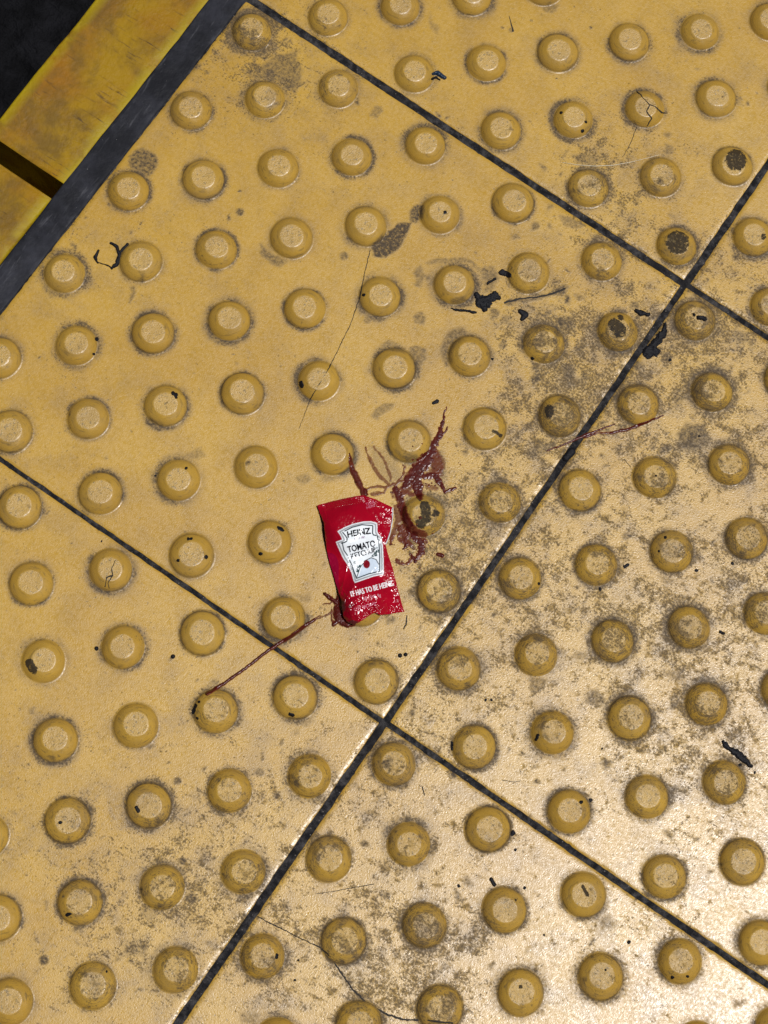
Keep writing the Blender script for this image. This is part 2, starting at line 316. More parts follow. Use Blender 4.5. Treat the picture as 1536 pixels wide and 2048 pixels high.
STAINS = [  # polygon (photo px), strength, softness px
    (P_((620, 380), 2.844, (345, 312), (368, 380), (430, 387), (500, 335), (548, 258), (578, 188), (530, 190), (470, 222), (430, 258)), .95, 4),
    (P_((620, 380), 2.844, (575, 120), (568, 172), (600, 186), (640, 160), (642, 90), (612, 82)), .85, 5),
    (P_((440, 0), 2.743, (150, 415), (220, 370), (300, 315), (380, 290), (425, 275), (420, 330), (448, 385), (440, 440), (415, 495), (370, 490), (310, 440), (230, 430)), .55, 6),
    (P_((0, 0), 2.954, (760, 925), (800, 890), (860, 882), (912, 905), (930, 960), (905, 1020), (870, 1045), (820, 1015), (760, 985)), .72, 5),
    (P_((1000, 380), 2.866, (1020, 1400), (1070, 1340), (1160, 1345), (1205, 1420), (1180, 1490), (1130, 1480), (1080, 1505), (1035, 1460)), .62, 7),
    (P_((620, 380), 2.844, (560, 900), (600, 885), (650, 900), (665, 950), (640, 990), (600, 985), (570, 940)), .55, 5),
    (P_((620, 380), 2.844, (400, 890), (450, 860), (520, 890), (560, 930), (520, 930), (440, 915)), .5, 5),
    (P_((620, 380), 2.844, (750, 880), (790, 810), (860, 780), (920, 820), (860, 850), (810, 920), (800, 1000), (770, 1000), (745, 940)), .62, 7),
    (P_((620, 380), 2.844, (585, 470), (630, 430), (640, 470), (660, 480), (630, 545), (595, 545), (600, 500)), .5, 4),
    (P_((620, 380), 2.844, (660, 415), (730, 390), (850, 390), (930, 410), (990, 470), (960, 465), (900, 420), (800, 408), (710, 418)), .5, 4),
    (P_((620, 380), 2.844, (590, 730), (620, 700), (660, 735), (640, 765), (600, 755)), .55, 4),
    (P_((620, 380), 2.844, (345, 1290), (370, 1250), (430, 1215), (480, 1215), (470, 1240), (420, 1265), (375, 1300)), .5, 4),
    (P_((620, 380), 2.844, (1425, 730), (1470, 720), (1510, 740), (1465, 800), (1430, 780)), .6, 5),
    (P_((620, 380), 2.844, (970, 450), (1050, 440), (1070, 500), (1040, 560), (990, 590), (1000, 520)), .55, 7),
    (P_((620, 380), 2.844, (1110, 655), (1120, 630), (1240, 610), (1370, 585), (1440, 540), (1480, 550), (1450, 585), (1370, 605), (1240, 632), (1160, 650)), .6, 4),
    (P_((620, 380), 2.844, (800, 640), (880, 610), (890, 640), (820, 660)), .6, 4),
    (P_((1000, 380), 2.866, (340, 150), (390, 160), (470, 180), (490, 205), (430, 225), (370, 200)), .45, 4),
    (P_((1000, 380), 2.866, (740, 655), (790, 640), (800, 675), (750, 680)), .55, 4),
    (P_((1000, 380), 2.866, (345, 730), (420, 725), (430, 770), (380, 800), (345, 770)), .5, 6),
    (P_((1000, 380), 2.866, (350, 1010), (420, 1000), (420, 1060), (380, 1090)), .6, 6),
    (P_((1000, 380), 2.866, (1330, 800), (1420, 820), (1430, 870), (1370, 880)), .5, 7),
    (P_((1000, 380), 2.866, (990, 1170), (1040, 1140), (1065, 1200), (1010, 1260)), .4, 7),
    (P_((1000, 380), 2.866, (145, 1510), (200, 1470), (290, 1450), (330, 1420), (300, 1480), (230, 1520), (160, 1530)), .45, 6),
    (P_((960, 0), 2.667, (490, 830), (560, 820), (640, 850), (600, 880), (520, 870)), .4, 6),
    (P_((960, 0), 2.667, (985, 770), (1035, 775), (1030, 825), (990, 820)), .5, 4),
    (P_((960, 0), 2.667, (330, 40), (380, 10), (425, 30), (400, 60), (350, 60)), .5, 5),
    (P_((440, 0), 2.743, (820, 640), (850, 590), (890, 585), (890, 610), (850, 650)), .45, 3),
    (P_((440, 0), 2.743, (1150, 60), (1175, 130), (1210, 150), (1190, 190), (1150, 150)), .35, 4),
    (P_((440, 0), 2.743, (740, 500), (760, 545), (768, 575), (745, 560)), .7, 3),
    (P_((0, 480), 2.4, (690, 840), (740, 870), (800, 900), (850, 880), (840, 905), (760, 920), (700, 880)), .75, 4),
    (P_((0, 480), 2.4, (880, 1030), (960, 1000), (985, 1040), (940, 1055)), .4, 6),
    (P_((0, 480), 2.4, (1250, 20), (1300, 60), (1380, 100), (1340, 130), (1260, 80)), .6, 6),
    (P_((0, 480), 2.4, (1420, 1140), (1480, 1120), (1490, 1150), (1450, 1170)), .45, 6),
    (P_((0, 480), 2.4, (200, 230), (270, 240), (300, 265), (240, 275)), .5, 5),
    (P_((0, 480), 2.4, (620, 230), (645, 225), (650, 260), (625, 310), (618, 300), (632, 250)), .55, 3),
    (P_((860, 880), 2.272, (450, 1080), (530, 1090), (520, 1130), (480, 1158), (455, 1130)), .55, 4),
    (P_((860, 880), 2.272, (710, 1150), (760, 1130), (800, 1180), (770, 1215), (705, 1190)), .5, 5),
    (P_((860, 880), 2.272, (1060, 1050), (1140, 1050), (1140, 1100), (1100, 1080)), .5, 8),
    (P_((860, 880), 2.272, (1090, 1160), (1130, 1160), (1125, 1210), (1100, 1220)), .5, 5),
    (P_((860, 880), 2.272, (660, 960), (720, 970), (710, 1000), (650, 980)), .4, 7),
    (P_((860, 880), 2.272, (1040, 620), (1090, 610), (1110, 650), (1060, 650)), .4, 7),
    (P_((900, 1400), 2.415, (715, 1060), (770, 1040), (800, 1090), (740, 1110)), .45, 12),
    (P_((900, 1400), 2.415, (20, 900), (45, 930), (60, 965), (30, 970)), .55, 4),
    (P_((900, 1400), 2.415, (1370, 1450), (1420, 1450), (1410, 1480), (1380, 1480)), .5, 8),
    (P_((340, 1500), 2.743, (900, 475), (975, 490), (970, 520), (930, 500)), .5, 4),
    (P_((340, 1500), 2.743, (970, 530), (1010, 530), (1015, 570), (985, 600)), .5, 4),
    (P_((340, 1500), 2.743, (390, 1450), (500, 1450), (480, 1503), (400, 1503)), .45, 10),
    (P_((0, 1480), 2.743, (680, 1130), (740, 1100), (815, 1130), (790, 1185), (700, 1175)), .38, 8),
    (P_((0, 1480), 2.743, (765, 940), (800, 920), (870, 950), (820, 1000)), .35, 5),
    (P_((340, 1160), 2.954, (730, 80), (820, 85), (830, 120), (770, 135)), .4, 8),
    (P_((340, 1160), 2.954, (700, 840), (800, 820), (870, 730), (875, 760), (820, 860), (740, 865)), .35, 6),
    (P_((560, 780), 3.84, (320, 660), (440, 660), (430, 700), (340, 700)), .45, 8),
    (P_((560, 780), 3.84, (690, 430), (820, 470), (900, 560), (950, 700), (880, 760), (780, 690), (720, 600)), .30, 10),
    (P_((560, 780), 3.84, (880, 470), (940, 520), (1050, 510), (1090, 560), (960, 560)), .65, 6),
    (P_((560, 780), 3.84, (1140, 480), (1240, 480), (1270, 600), (1250, 740), (1200, 720), (1180, 600)), .6, 8),
]
DOTS = [(480, 424, 8, .8), (688, 512, 9, .6), (218, 408, 4, .8), (1005, 55, 3, .9), (1022, 60, 5, .6), (1182, 55, 3, .9), (840, 635, 12, .5), (760, 640, 6, .5), (735, 640, 8, .5), (1385, 872, 9, .9),
        (265, 1900, 0, 0), (88, 1920, 10, .85), (205, 1792, 6, .7), (355, 1562, 8, .8), (365, 1722, 8, .8), (383, 1797, 11, .8), (347, 1633, 6, .7), (520, 1545, 9, .5), (1005, 690, 8, .5), (750, 640, 4, .5)]
BLACK = [  # dark patches on domes: strokes (points), half width px
    ([(1352, 491)], 25), ([(1468, 325)], 23), ([(1225, 655), (1236, 668)], 14), ([(1240, 640)], 8), ([(848, 1015), (852, 1040), (840, 1050)], 11), ([(870, 1030)], 8), ([(838, 1000)], 6),
    ([(1096, 822), (1098, 832)], 9), ([(60, 1328), (70, 1342)], 9), ([(1522, 480)], 6), ([(985, 868), (1000, 875)], 4), ([(1030, 1800)], 4), ([(1162, 1775), (1172, 1790)], 4), ([(1040, 1975)], 5)]
SMUDGE = []
for k in range(2600):
    x, y = rng.uniform(-60, 1600), rng.uniform(-60, 2110)
    g = sum(a * math.exp(-((x - gx) ** 2 + (y - gy) ** 2) / (2 * r * r)) for gx, gy, r, a in GRIME)
    if rng.random() < .10 + .55 * g:
        SMUDGE.append((x, y, rng.uniform(2.0, 4.5) * (1 if rng.random() < .7 else 2.4) * (1 + .5 * g), rng.uniform(.35, .9), rng.uniform(0, 3.14), rng.uniform(.3, 1)))
RINGS = {}
def marks(x, y, isdome=None, top=None):
    """mk = dirt, stain, crown, black for world points; dirt and stain include dome-base shade"""
    px, py = PX(x, y, 0.0); bx0_, bx1_, by0_, by1_ = px.min(), px.max(), py.min(), py.max()
    hit = lambda X, Y, r: X > bx0_ - r and X < bx1_ + r and Y > by0_ - r and Y < by1_ + r
    wx = px + 9 * (fbm(px / 14, py / 14, 31, 3) - .5) * 2; wy = py + 9 * (fbm(px / 14, py / 14, 57, 3) - .5) * 2
    D = .29 + .55 * np.clip(fbm(px / 170, py / 170, 5, 4) - .42, 0, 1)
    for gx, gy, r, a in GRIME:
        if not hit(gx, gy, 3 * r): continue
        m = (abs(px - gx) < 3 * r) & (abs(py - gy) < 3 * r)
        D[m] += .85 * a * np.exp(-((px[m] - gx) ** 2 + (py[m] - gy) ** 2) / (2 * r * r)) * (.05 + 2.6 * (fbm(px[m] / 46, py[m] / 30, 77, 4) * fbm(px[m] / 15, py[m] / 15, 78, 3)) ** 1.05)
    G = np.zeros_like(x)
    for an_, lx_, ly_, sd_ in ((.45, 70, 8, 201), (-.7, 55, 7, 202), (1.3, 60, 6, 203)):
        u_ = px * math.cos(an_) + py * math.sin(an_); v_ = -px * math.sin(an_) + py * math.cos(an_)
        D += 1.5 * np.clip(fbm(u_ / lx_, v_ / ly_, sd_, 3) - .60, 0, 1) * (.25 + 1.2 * np.clip(D - .3, 0, 1))
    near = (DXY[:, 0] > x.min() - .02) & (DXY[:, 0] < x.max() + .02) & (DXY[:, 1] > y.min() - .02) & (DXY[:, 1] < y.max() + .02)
    for k in np.where(near)[0]:  # halos at dome bases: real dirt, with contact shade painted in too
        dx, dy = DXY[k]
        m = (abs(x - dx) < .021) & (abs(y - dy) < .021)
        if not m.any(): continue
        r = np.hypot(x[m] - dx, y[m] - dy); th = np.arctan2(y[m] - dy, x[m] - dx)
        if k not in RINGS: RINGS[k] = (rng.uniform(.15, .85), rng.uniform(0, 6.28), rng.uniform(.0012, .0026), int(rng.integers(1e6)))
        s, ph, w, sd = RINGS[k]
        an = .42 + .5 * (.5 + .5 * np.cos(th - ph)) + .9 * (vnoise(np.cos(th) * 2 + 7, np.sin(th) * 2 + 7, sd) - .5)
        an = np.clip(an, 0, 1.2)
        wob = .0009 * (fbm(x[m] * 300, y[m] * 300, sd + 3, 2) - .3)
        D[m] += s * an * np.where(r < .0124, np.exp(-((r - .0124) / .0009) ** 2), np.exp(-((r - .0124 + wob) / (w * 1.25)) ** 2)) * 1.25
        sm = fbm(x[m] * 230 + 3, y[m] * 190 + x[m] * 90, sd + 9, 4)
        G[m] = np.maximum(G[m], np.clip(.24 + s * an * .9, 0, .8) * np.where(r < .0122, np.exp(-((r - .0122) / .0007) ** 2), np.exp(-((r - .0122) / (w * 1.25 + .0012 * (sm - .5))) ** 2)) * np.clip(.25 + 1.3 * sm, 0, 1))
    A = np.zeros_like(x)
    for P, s, soft in STAINS:
        if not hit(P[0][0], P[0][1], 160): continue
        P = np.array(P); lo = P.min(0) - 20; hi = P.max(0) + 20
        m = (px > lo[0]) & (px < hi[0]) & (py > lo[1]) & (py < hi[1])
        if m.any(): G[m] = np.maximum(G[m], s * sstep(-soft, soft * .6, poly_dist(wx[m] * .5 + px[m] * .5, wy[m] * .5 + py[m] * .5, [tuple(q) for q in P])))
    for X, Y, r, s in DOTS:
        if not hit(X, Y, 20): continue
        m = (abs(px - X) < 20) & (abs(py - Y) < 20)
        if r and m.any(): G[m] = np.maximum(G[m], s * sstep(r * 1.25, r * .7, np.hypot(px[m] - X, py[m] - Y)))
    for X, Y, r, s, a, e in SMUDGE:
        if not hit(X, Y, 2.5 * r): continue
        m = (abs(px - X) < 2.5 * r) & (abs(py - Y) < 2.5 * r)
        if m.any():
            u = (wx[m] - X) * math.cos(a) + (wy[m] - Y) * math.sin(a); v = (-(wx[m] - X) * math.sin(a) + (wy[m] - Y) * math.cos(a)) / e
            G[m] = np.maximum(G[m], s * sstep(1.2, .2, np.hypot(u, v) / r))
    for pts, r in BLACK:
        if not hit(pts[0][0], pts[0][1], 70): continue
        c = np.mean(pts, 0); m = (abs(px - c[0]) < 60) & (abs(py - c[1]) < 60)
        if m.any(): A[m] = np.maximum(A[m], .85 * sstep(1.25, .75, seg_dist(wx[m] * .3 + px[m] * .7, wy[m] * .3 + py[m] * .7, pts, [r] * len(pts))))
    return np.stack([np.clip(D, 0, 1.15), np.clip(G, 0, 1), np.zeros_like(x) if top is None else top, A], -1)

# ------------------------------------------------------------------ the setting
E_ = 40.0
def sheet(name, x0, x1, y0, y1, z, mat):
    o = link(name, mesh_np(name, [(x0, y0, z), (x1, y0, z), (x1, y1, z), (x0, y1, z)], [(0, 1, 2, 3)], False), mat); o['kind'] = 'structure'; return o
sheet('track_bed', -60, 60, -60, 60, -1.25, MPIT)
platform = link('platform', box_mesh('platform', -.3089, L - .003, -3 * L, 4 * L, -.30, -.00065), MG); platform['kind'] = 'structure'
fl = link('platform_floor', box_mesh('platform_floor', L - .002, 12, -20, 20, -.30, -.0005, .001), MCONC); fl['kind'] = 'structure'
pw = link('platform_wall', box_mesh('platform_wall', -.30, 12, -20, 20, -1.24, -.302), MWALL); pw['kind'] = 'structure'

# tiles
def axis(step):
    e = np.array([0, .0001, .0003, .0007, .0011, .0016]); n = int(round((TS - .0032) / step))
    mid = np.linspace(.0016, TS - .0016, n + 1)[1:-1]
    return np.concatenate([e, mid, TS - e[::-1]]) - TS / 2
def edge_drop(d):
    b = .0030; t = np.clip((b - d) / b, 0, 1); return .0006 * (1 - np.sqrt(np.clip(1 - t ** 2.2, 0, 1)))
def tile_mesh(tl, step, with_marks):
    ax = axis(step); n = len(ax); X, Y = [a.ravel() for a in np.meshgrid(ax, ax, indexing='ij')]
    ox, oy, rz = OFF.get(tl, (0, 0, 0)); cx, cy = tl[0] * L + L / 2 + ox, tl[1] * L + L / 2 + oy
    wx = cx + X * math.cos(rz) - Y * math.sin(rz); wy = cy + X * math.sin(rz) + Y * math.cos(rz)
    nw = lambda q, sd_: .00055 * np.clip(fbm(q * 130, q * 0 + sd_, 60 + sd_, 4) - .35, 0, 1) * 2
    s0 = 7 * tl[0] + 3 * tl[1] + 20
    X = X - np.sign(X) * np.where(X > 0, nw(wy, s0), nw(wy, s0 + 1)) * sstep(.004, 0, TS / 2 - abs(X)); Y = Y - np.sign(Y) * np.where(Y > 0, nw(wx, s0 + 2), nw(wx, s0 + 3)) * sstep(.004, 0, TS / 2 - abs(Y))
    chip = np.clip(fbm(wx * 260, wy * 260, 91, 3) - .5, 0, 1) * .0016
    d = np.minimum(TS / 2 - abs(X), TS / 2 - abs(Y))
    Z = -edge_drop(TS / 2 - abs(X)) - edge_drop(TS / 2 - abs(Y)) + .00010 * (fbm(wx * 28, wy * 28, 3, 3) - .5) - np.where(d < .0018, chip, 0) * sstep(.0018, 0, d)
    V = np.stack([X, Y, Z], -1); F = grid_faces(n, n)
    # skirt
    idx = np.arange(n * n).reshape(n, n)
    ring = np.concatenate([idx[:, 0], idx[-1, 1:], idx[-2::-1, -1], idx[0, -2:0:-1]])
    Vb = V[ring].copy(); Vb[:, 2] = -.009; k = len(ring); a = np.arange(k); b = (a + 1) % k
    F = np.concatenate([F, np.stack([ring[a], len(V) + a, len(V) + b, ring[b]], -1)])
    me = mesh_np('tile', np.concatenate([V, Vb]), F)
    if with_marks:
        mk = marks(wx, wy)
        mk[:, 0] += .35 * sstep(.004, 0, d) * (fbm(wx * 150, wy * 150, 8, 3) - .2)
    else:
        mk = np.zeros((len(V), 4)); mk[:, 0] = .3
    attr4(me, 'mk', np.concatenate([mk, mk[ring]])); me.materials.append(MT)
    return me, (cx, cy, rz)
coarse, _ = tile_mesh((9, 9), .03, False)
TOB = {}
for tl in TILES:
    if tl in FINE:
        me, (cx, cy, rz) = tile_mesh(tl, .00095, True)
    else:
        me, cx, cy, rz = coarse, tl[0] * L + L / 2, tl[1] * L + L / 2, 0
    TOB[tl] = link('tile', me, MT, platform, (cx, cy, 0), rz)

# domes: the ones in or near the frame one by one, the rest of each tile joined
SEG = 44
sub = np.concatenate([np.linspace(PR[i], PR[i + 1], 2, endpoint=False) for i in range(len(PR) - 1)] + [PR[-1:]])[1:]
nr = len(sub); TH = np.arange(SEG) * 2 * math.pi / SEG
FD = np.array([(1 + r * SEG + s, 1 + (r + 1) * SEG + s, 1 + (r + 1) * SEG + (s + 1) % SEG, 1 + r * SEG + (s + 1) % SEG) for r in range(nr - 1) for s in range(SEG)])
FT = np.array([(0, 1 + s, 1 + (s + 1) % SEG) for s in range(SEG)])
def dome_shape(seed):
    g = np.random.default_rng(seed)
    k = g.uniform(.96, 1.03); ph = g.uniform(0, 6.28); el = g.uniform(0, .02); tx, ty = g.uniform(-.0004, .0004, 2); hz = g.uniform(.94, 1.03)
    r = sub[:, 0][:, None] * k * (1 + el * np.cos(2 * (TH - ph)))[None]; wt = np.clip(sub[:, 1] / .0049, 0, 1)[:, None]
    wob = 1 + .014 * (vnoise(np.cos(TH) * 1.7 + 5, np.sin(TH) * 1.7 + 5, seed) - .5) * 2
    x = r * np.cos(TH) * wob + tx * wt; y = r * np.sin(TH) * wob + ty * wt; z = np.repeat(sub[:, 1][:, None], SEG, 1) * np.where(sub[:, 1] > 0, hz, 1)[:, None]
    dz = (fbm(x * 900, y * 900, seed + 1, 2) - .5) * .00022 * (sub[:, 0] < .0066)[:, None]
    dz = dz + (fbm(x * 260, y * 260, seed + 2, 2) - .5) * .00035 * wt
    V = np.stack([x, y, z + dz], -1).reshape(-1, 3)
    V = np.concatenate([[[tx, ty, PR[0, 1] * hz]], V])
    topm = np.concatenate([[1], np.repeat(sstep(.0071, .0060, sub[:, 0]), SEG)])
    return V, topm
def build_dome_mesh(V, topm, wx, wy):
    me = bpy.data.meshes.new('dome'); me.from_pydata(V.tolist(), [], FT.tolist() + FD.tolist())
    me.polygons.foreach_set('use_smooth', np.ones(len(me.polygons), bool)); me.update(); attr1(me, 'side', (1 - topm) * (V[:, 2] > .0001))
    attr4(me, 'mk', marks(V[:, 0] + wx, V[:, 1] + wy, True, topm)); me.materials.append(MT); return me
rest = {}
for k, (tl, lx, ly, wx, wy) in enumerate(DOMES):
    px, py = PX(np.array(wx), np.array(wy))
    if -110 < px < 1646 and -110 < py < 2158:
        V, topm = dome_shape(1000 + k)
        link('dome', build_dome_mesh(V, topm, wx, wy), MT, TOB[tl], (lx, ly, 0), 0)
    else:
        rest.setdefault(tl, []).append((lx, ly))
sel = list(range(3, nr, 4)) + [nr - 1]
for tl, pts in rest.items():
    S2 = 16; th = np.arange(S2) * 2 * math.pi / S2; Vs = []; Fs = []; o = 0
    for lx, ly in pts:
        rr = sub[sel]
        Vs.append([(lx, ly, .0049)]); Vs.append([(lx + r * math.cos(t), ly + r * math.sin(t), z) for r, z in rr for t in th])
        Fs += [(o, o + 1 + s, o + 1 + (s + 1) % S2, o) for s in range(S2)][:0]
        for s in range(S2): Fs.append((o, o + 1 + s, o + 1 + (s + 1) % S2))
        for r in range(len(rr) - 1):
            for s in range(S2):
                a = o + 1 + r * S2 + s; b = o + 1 + r * S2 + (s + 1) % S2
                Fs.append((a, a + S2, b + S2, b))
        o += 1 + len(rr) * S2
    me = bpy.data.meshes.new('dome_field'); me.from_pydata([v for q in Vs for v in q], [], Fs)
    me.polygons.foreach_set('use_smooth', np.ones(len(me.polygons), bool)); mk = np.zeros((len(me.vertices), 4)); mk[:, 0] = .3; attr4(me, 'mk', mk)
    link('dome_field', me, MT, TOB[tl])['kind'] = 'stuff'

# dark strip between the tiles and the boards, then the yellow boards at the platform edge
def bar(name, x0, x1, y0, y1, z0, z1, bev, seed, mat, wob=.0004, step=.003):
    """a bar along y with worn, slightly wavy long edges"""
    ys = np.arange(y0, y1 + step * .5, step); ys[-1] = y1
    c = np.array([(x0, z0), (x0, z1 - bev), (x0 + bev * .3, z1 - bev * .3), (x0 + bev, z1)] + [(x0 + bev + (x1 - x0 - 2 * bev) * q, z1) for q in (.12, .3, .5, .7, .88)] + [(x1 - bev, z1), (x1 - bev * .3, z1 - bev * .3), (x1, z1 - bev), (x1, z0)])
    n = len(c); V = np.zeros((len(ys), n, 3)); V[:, :, 1] = ys[:, None]
    lw = (fbm(ys * 60, ys * 0 + seed, seed, 4) - .5) * 2 * wob; rw = (fbm(ys * 60, ys * 0 + seed + 9, seed + 4, 4) - .5) * 2 * wob
    q = (c[:, 0] - x0) / (x1 - x0)
    V[:, :, 0] = c[:, 0][None] + lw[:, None] * (1 - q) + rw[:, None] * q
    V[:, :, 2] = c[:, 1][None]
    V[:, 3:-3, 2] += (fbm(V[:, 3:-3, 0] * 90, V[:, 3:-3, 1] * 60, seed + 2, 3) - .5) * .0012 * min(1, wob / .0004)
    # rounded ends
    for s, e in ((0, ys[0]), (len(ys) - 1, ys[-1])):
        V[s, 2:-2, 2] -= bev * .8
    Vf = V.reshape(-1, 3); F = grid_faces(len(ys), n)[:, ::-1]
    me = bpy.data.meshes.new(name)
    me.from_pydata(Vf.tolist(), [], F.tolist() + [list(range(n)), [(len(ys) - 1) * n + i for i in range(n)][::-1]])
    sm = np.ones(len(me.polygons), bool); sm[-2:] = False; me.polygons.foreach_set('use_smooth', sm); me.update()
    ed = np.tile(np.where((q < .14) | (q > .86), 1.0, 0.0), len(ys)); attr1(me, 'edge', ed)
    me.materials.append(mat); return me
st = link('edge_strip', bar('edge_strip', -.3268, -.3087, -3 * L, 4 * L, -.06, -.0006, .0012, 21, MS, .0005), MS)
tag(st, 'narrow dark grey rubber strip running between the domed tiles and yellow boards', 'strip')
ZB = -.006
ye = .1537; yl = .1422; bx1 = -.3277; bx0 = -.3829
b1 = link('edge_board', bar('edge_board', bx0, bx1, ye, ye + .95, -.085, ZB, .0016, 40, MB_, .0007), MB_)
tag(b1, 'stained yellow platform edge board in the top left corner, above the gap', 'board', 'yellow boards along the platform edge')
b2 = link('edge_board', bar('edge_board', bx0, bx1 - .0010, yl - .95, yl, -.085, ZB, .0016, 43, MB_, .0006), MB_)
tag(b2, 'yellow platform edge board at the left frame edge, below the gap', 'board', 'yellow boards along the platform edge')

# ------------------------------------------------------------------ thin spills: ketchup, tar, cracks
def spill(name, strokes, thick, mat, parent=None, step=.8, warp=3.0, wl=9.0, seed=1, rag=.35, lift=.00003, origin=None):
    """strokes: (points px, half-widths px, strength). One sheet of real thickness that lies on the floor and its domes."""
    pts = np.array([p for s in strokes for p in s[0]], float); wm = max(max(s[1]) for s in strokes) * 1.6 + warp
    gx = np.arange(pts[:, 0].min() - wm, pts[:, 0].max() + wm, step); gy = np.arange(pts[:, 1].min() - wm, pts[:, 1].max() + wm, step)
    X, Y = [a.ravel() for a in np.meshgrid(gx, gy, indexing='ij')]
    wx = X + warp * 2 * (fbm(X / wl, Y / wl, seed, 3) - .5); wy = Y + warp * 2 * (fbm(X / wl, Y / wl, seed + 40, 3) - .5)
    H = np.full(X.shape, -1.0); T = np.zeros(X.shape)
    rg = rag * 2 * (fbm(X / 5, Y / 5, seed + 80, 4) - .5)
    for p, w, s in strokes:
        h = 1 - seg_dist(wx, wy, p, w) ** 2 + rg
        T = np.where(h > 0, np.maximum(T, np.minimum(1, h * 1.3) * s), T); H = np.maximum(H, h)
    x, y = U(X, Y, 0.0)
    for _ in range(2): x, y = U(X, Y, surf(x, y))
    z = surf(x, y) + lift + thick * np.sqrt(np.clip(H, 0, 1)) * (.35 + .65 * T) - np.where(H <= 0, lift + .0001, 0)
    F = grid_faces(len(gx), len(gy))[:, ::-1]; F = F[(H[F] > 0).any(1)]
    V, F, T = compact(np.stack([x, y, z], -1), F, T)
    me = None
    if origin is None: origin = V.mean(0) * [1, 1, 0]
    me = mesh_np(name, V - origin, F); attr1(me, 'thick', T); me.materials.append(mat)
    o = link(name, me, mat, None, origin)
    if parent: o.parent = parent; o.matrix_parent_inverse = parent_inv(parent)
    return o
def parent_inv(p):
    m = Matrix.Translation(p.location) @ Matrix.Rotation(p.rotation_euler.z, 4, 'Z')
    return m.inverted()
Z = lambda *pts: [(560 + x / 3.84, 780 + y / 3.84) for x, y in pts]
zw = lambda *w: [q / 3.84 for q in w]
drops = lambda sd, cx, cy, rx, ry, n: [(Z((float(a), float(b))), [float(w)], float(q)) for a, b, w, q in zip(*(lambda g: (g.normal(cx, rx, n), g.normal(cy, ry, n), g.uniform(.7, 2.3, n), g.uniform(.4, 1, n)))(np.random.default_rng(sd)))]
sp1 = spill('ketchup_splatter', drops(1, 1150, 620, 110, 130, 46) + [
    (Z((1268, 150), (1245, 260), (1228, 335), (1190, 400), (1165, 470), (1125, 545), (1060, 610), (1000, 680), (950, 745)), zw(8, 12, 24, 30, 42, 60, 58, 50, 26), .85),
    (Z((1290, 285), (1230, 370)), zw(5, 12), .7), (Z((1170, 470), (1085, 520)), zw(20, 16), .9),
    (Z((1180, 490), (1215, 560), (1200, 640)), zw(46, 60, 50), .36), (Z((900, 800), (960, 760), (1040, 700)), zw(50, 50, 40), .3), (Z((1225, 350), (1250, 240), (1280, 130)), zw(10, 8, 6), .45),
    (Z((1060, 640), (1050, 720), (1072, 800)), zw(40, 46, 34), 1.0), (Z((1110, 660), (1195, 655), (1225, 715), (1268, 780), (1350, 750)), zw(30, 26, 22, 18, 12), .85),
    (Z((885, 760), (920, 830), (940, 910), (960, 980), (1000, 1050)), zw(26, 40, 36, 34, 34), .8), (Z((930, 760), (1010, 800)), zw(30, 26), .4), (Z((1130, 740), (1200, 760)), zw(26, 18), .22)],
    .0003, MK, seed=3, warp=3.6, rag=.75)
tag(sp1, 'dark red ketchup splatter reaching up and right from the torn packet corner', 'ketchup')
sp2 = spill('ketchup_splatter', drops(2, 1010, 1200, 90, 90, 34) + [
    (Z((930, 1070), (955, 1150), (1000, 1195)), zw(44, 40, 20), .5), (Z((960, 1050), (1060, 1100), (1110, 1110)), zw(40, 40, 24), .4), (Z((1030, 1120), (1090, 1165), (1085, 1250), (1040, 1300), (1000, 1265)), zw(40, 40, 32, 22, 10), .75),
    (Z((890, 1290), (920, 1340), (975, 1340), (1005, 1305)), zw(10, 12, 12, 12), .45), (Z((990, 1060), (960, 1210)), zw(20, 14), .9), (Z((1020, 1290), (1045, 1310)), zw(18, 16), 1.0),
    (Z((870, 1120), (850, 1180)), zw(16, 12), .4)], .0004, MK, seed=13, warp=3.8, rag=1.1)
tag(sp2, 'broken brown red ketchup smear below the blackened dome, right of the packet', 'ketchup')
dr = spill('ketchup_drop', [(Z((1212, 1262), (1246, 1272)), zw(15, 17), 1.0)], .0006, MK, seed=5, warp=1, rag=.2)
tag(dr, 'single small ketchup drop standing apart to the right of the packet', 'ketchup')
sp3 = spill('ketchup_finger', [(Z((540, 520), (545, 560), (562, 620), (592, 690), (628, 760), (642, 805)), zw(12, 20, 27, 30, 26, 20), .62), (Z((535, 485), (540, 525)), zw(4, 8), .8), (Z((650, 770), (660, 800)), zw(24, 20), .95)], .0010, MK, seed=23, warp=2, rag=.3)
tag(sp3, 'short finger of ketchup pointing up from the top edge of the packet', 'ketchup')
sp5 = spill('ketchup_film', [(Z((650, 765), (740, 738), (820, 745), (800, 790), (700, 800)), zw(12, 12, 14, 12, 14), .28), (Z((655, 440), (700, 560), (760, 660), (840, 730)), zw(10, 15, 15, 12), .25),
    (Z((715, 430), (790, 520), (830, 600), (850, 700)), zw(9, 13, 13, 10), .20), (Z((960, 590), (940, 660), (880, 740)), zw(9, 10, 12), .3), (Z((840, 740), (960, 690)), zw(12, 10), .32), (Z((880, 780), (960, 760)), zw(14, 12), .35)], .0003, MK, seed=29, warp=3, rag=.8)
tag(sp5, 'thin dried brownish ketchup film left of the dark splatter, above the packet', 'ketchup')
sp6 = spill('ketchup_film', [(Z((890, 900), (912, 1000), (880, 1090), (850, 1140)), zw(22, 30, 26, 18), .26)], .0003, MK, seed=31, warp=2, rag=.5)
tag(sp6, 'thin tan ketchup film along the white torn edge of the packet', 'ketchup')
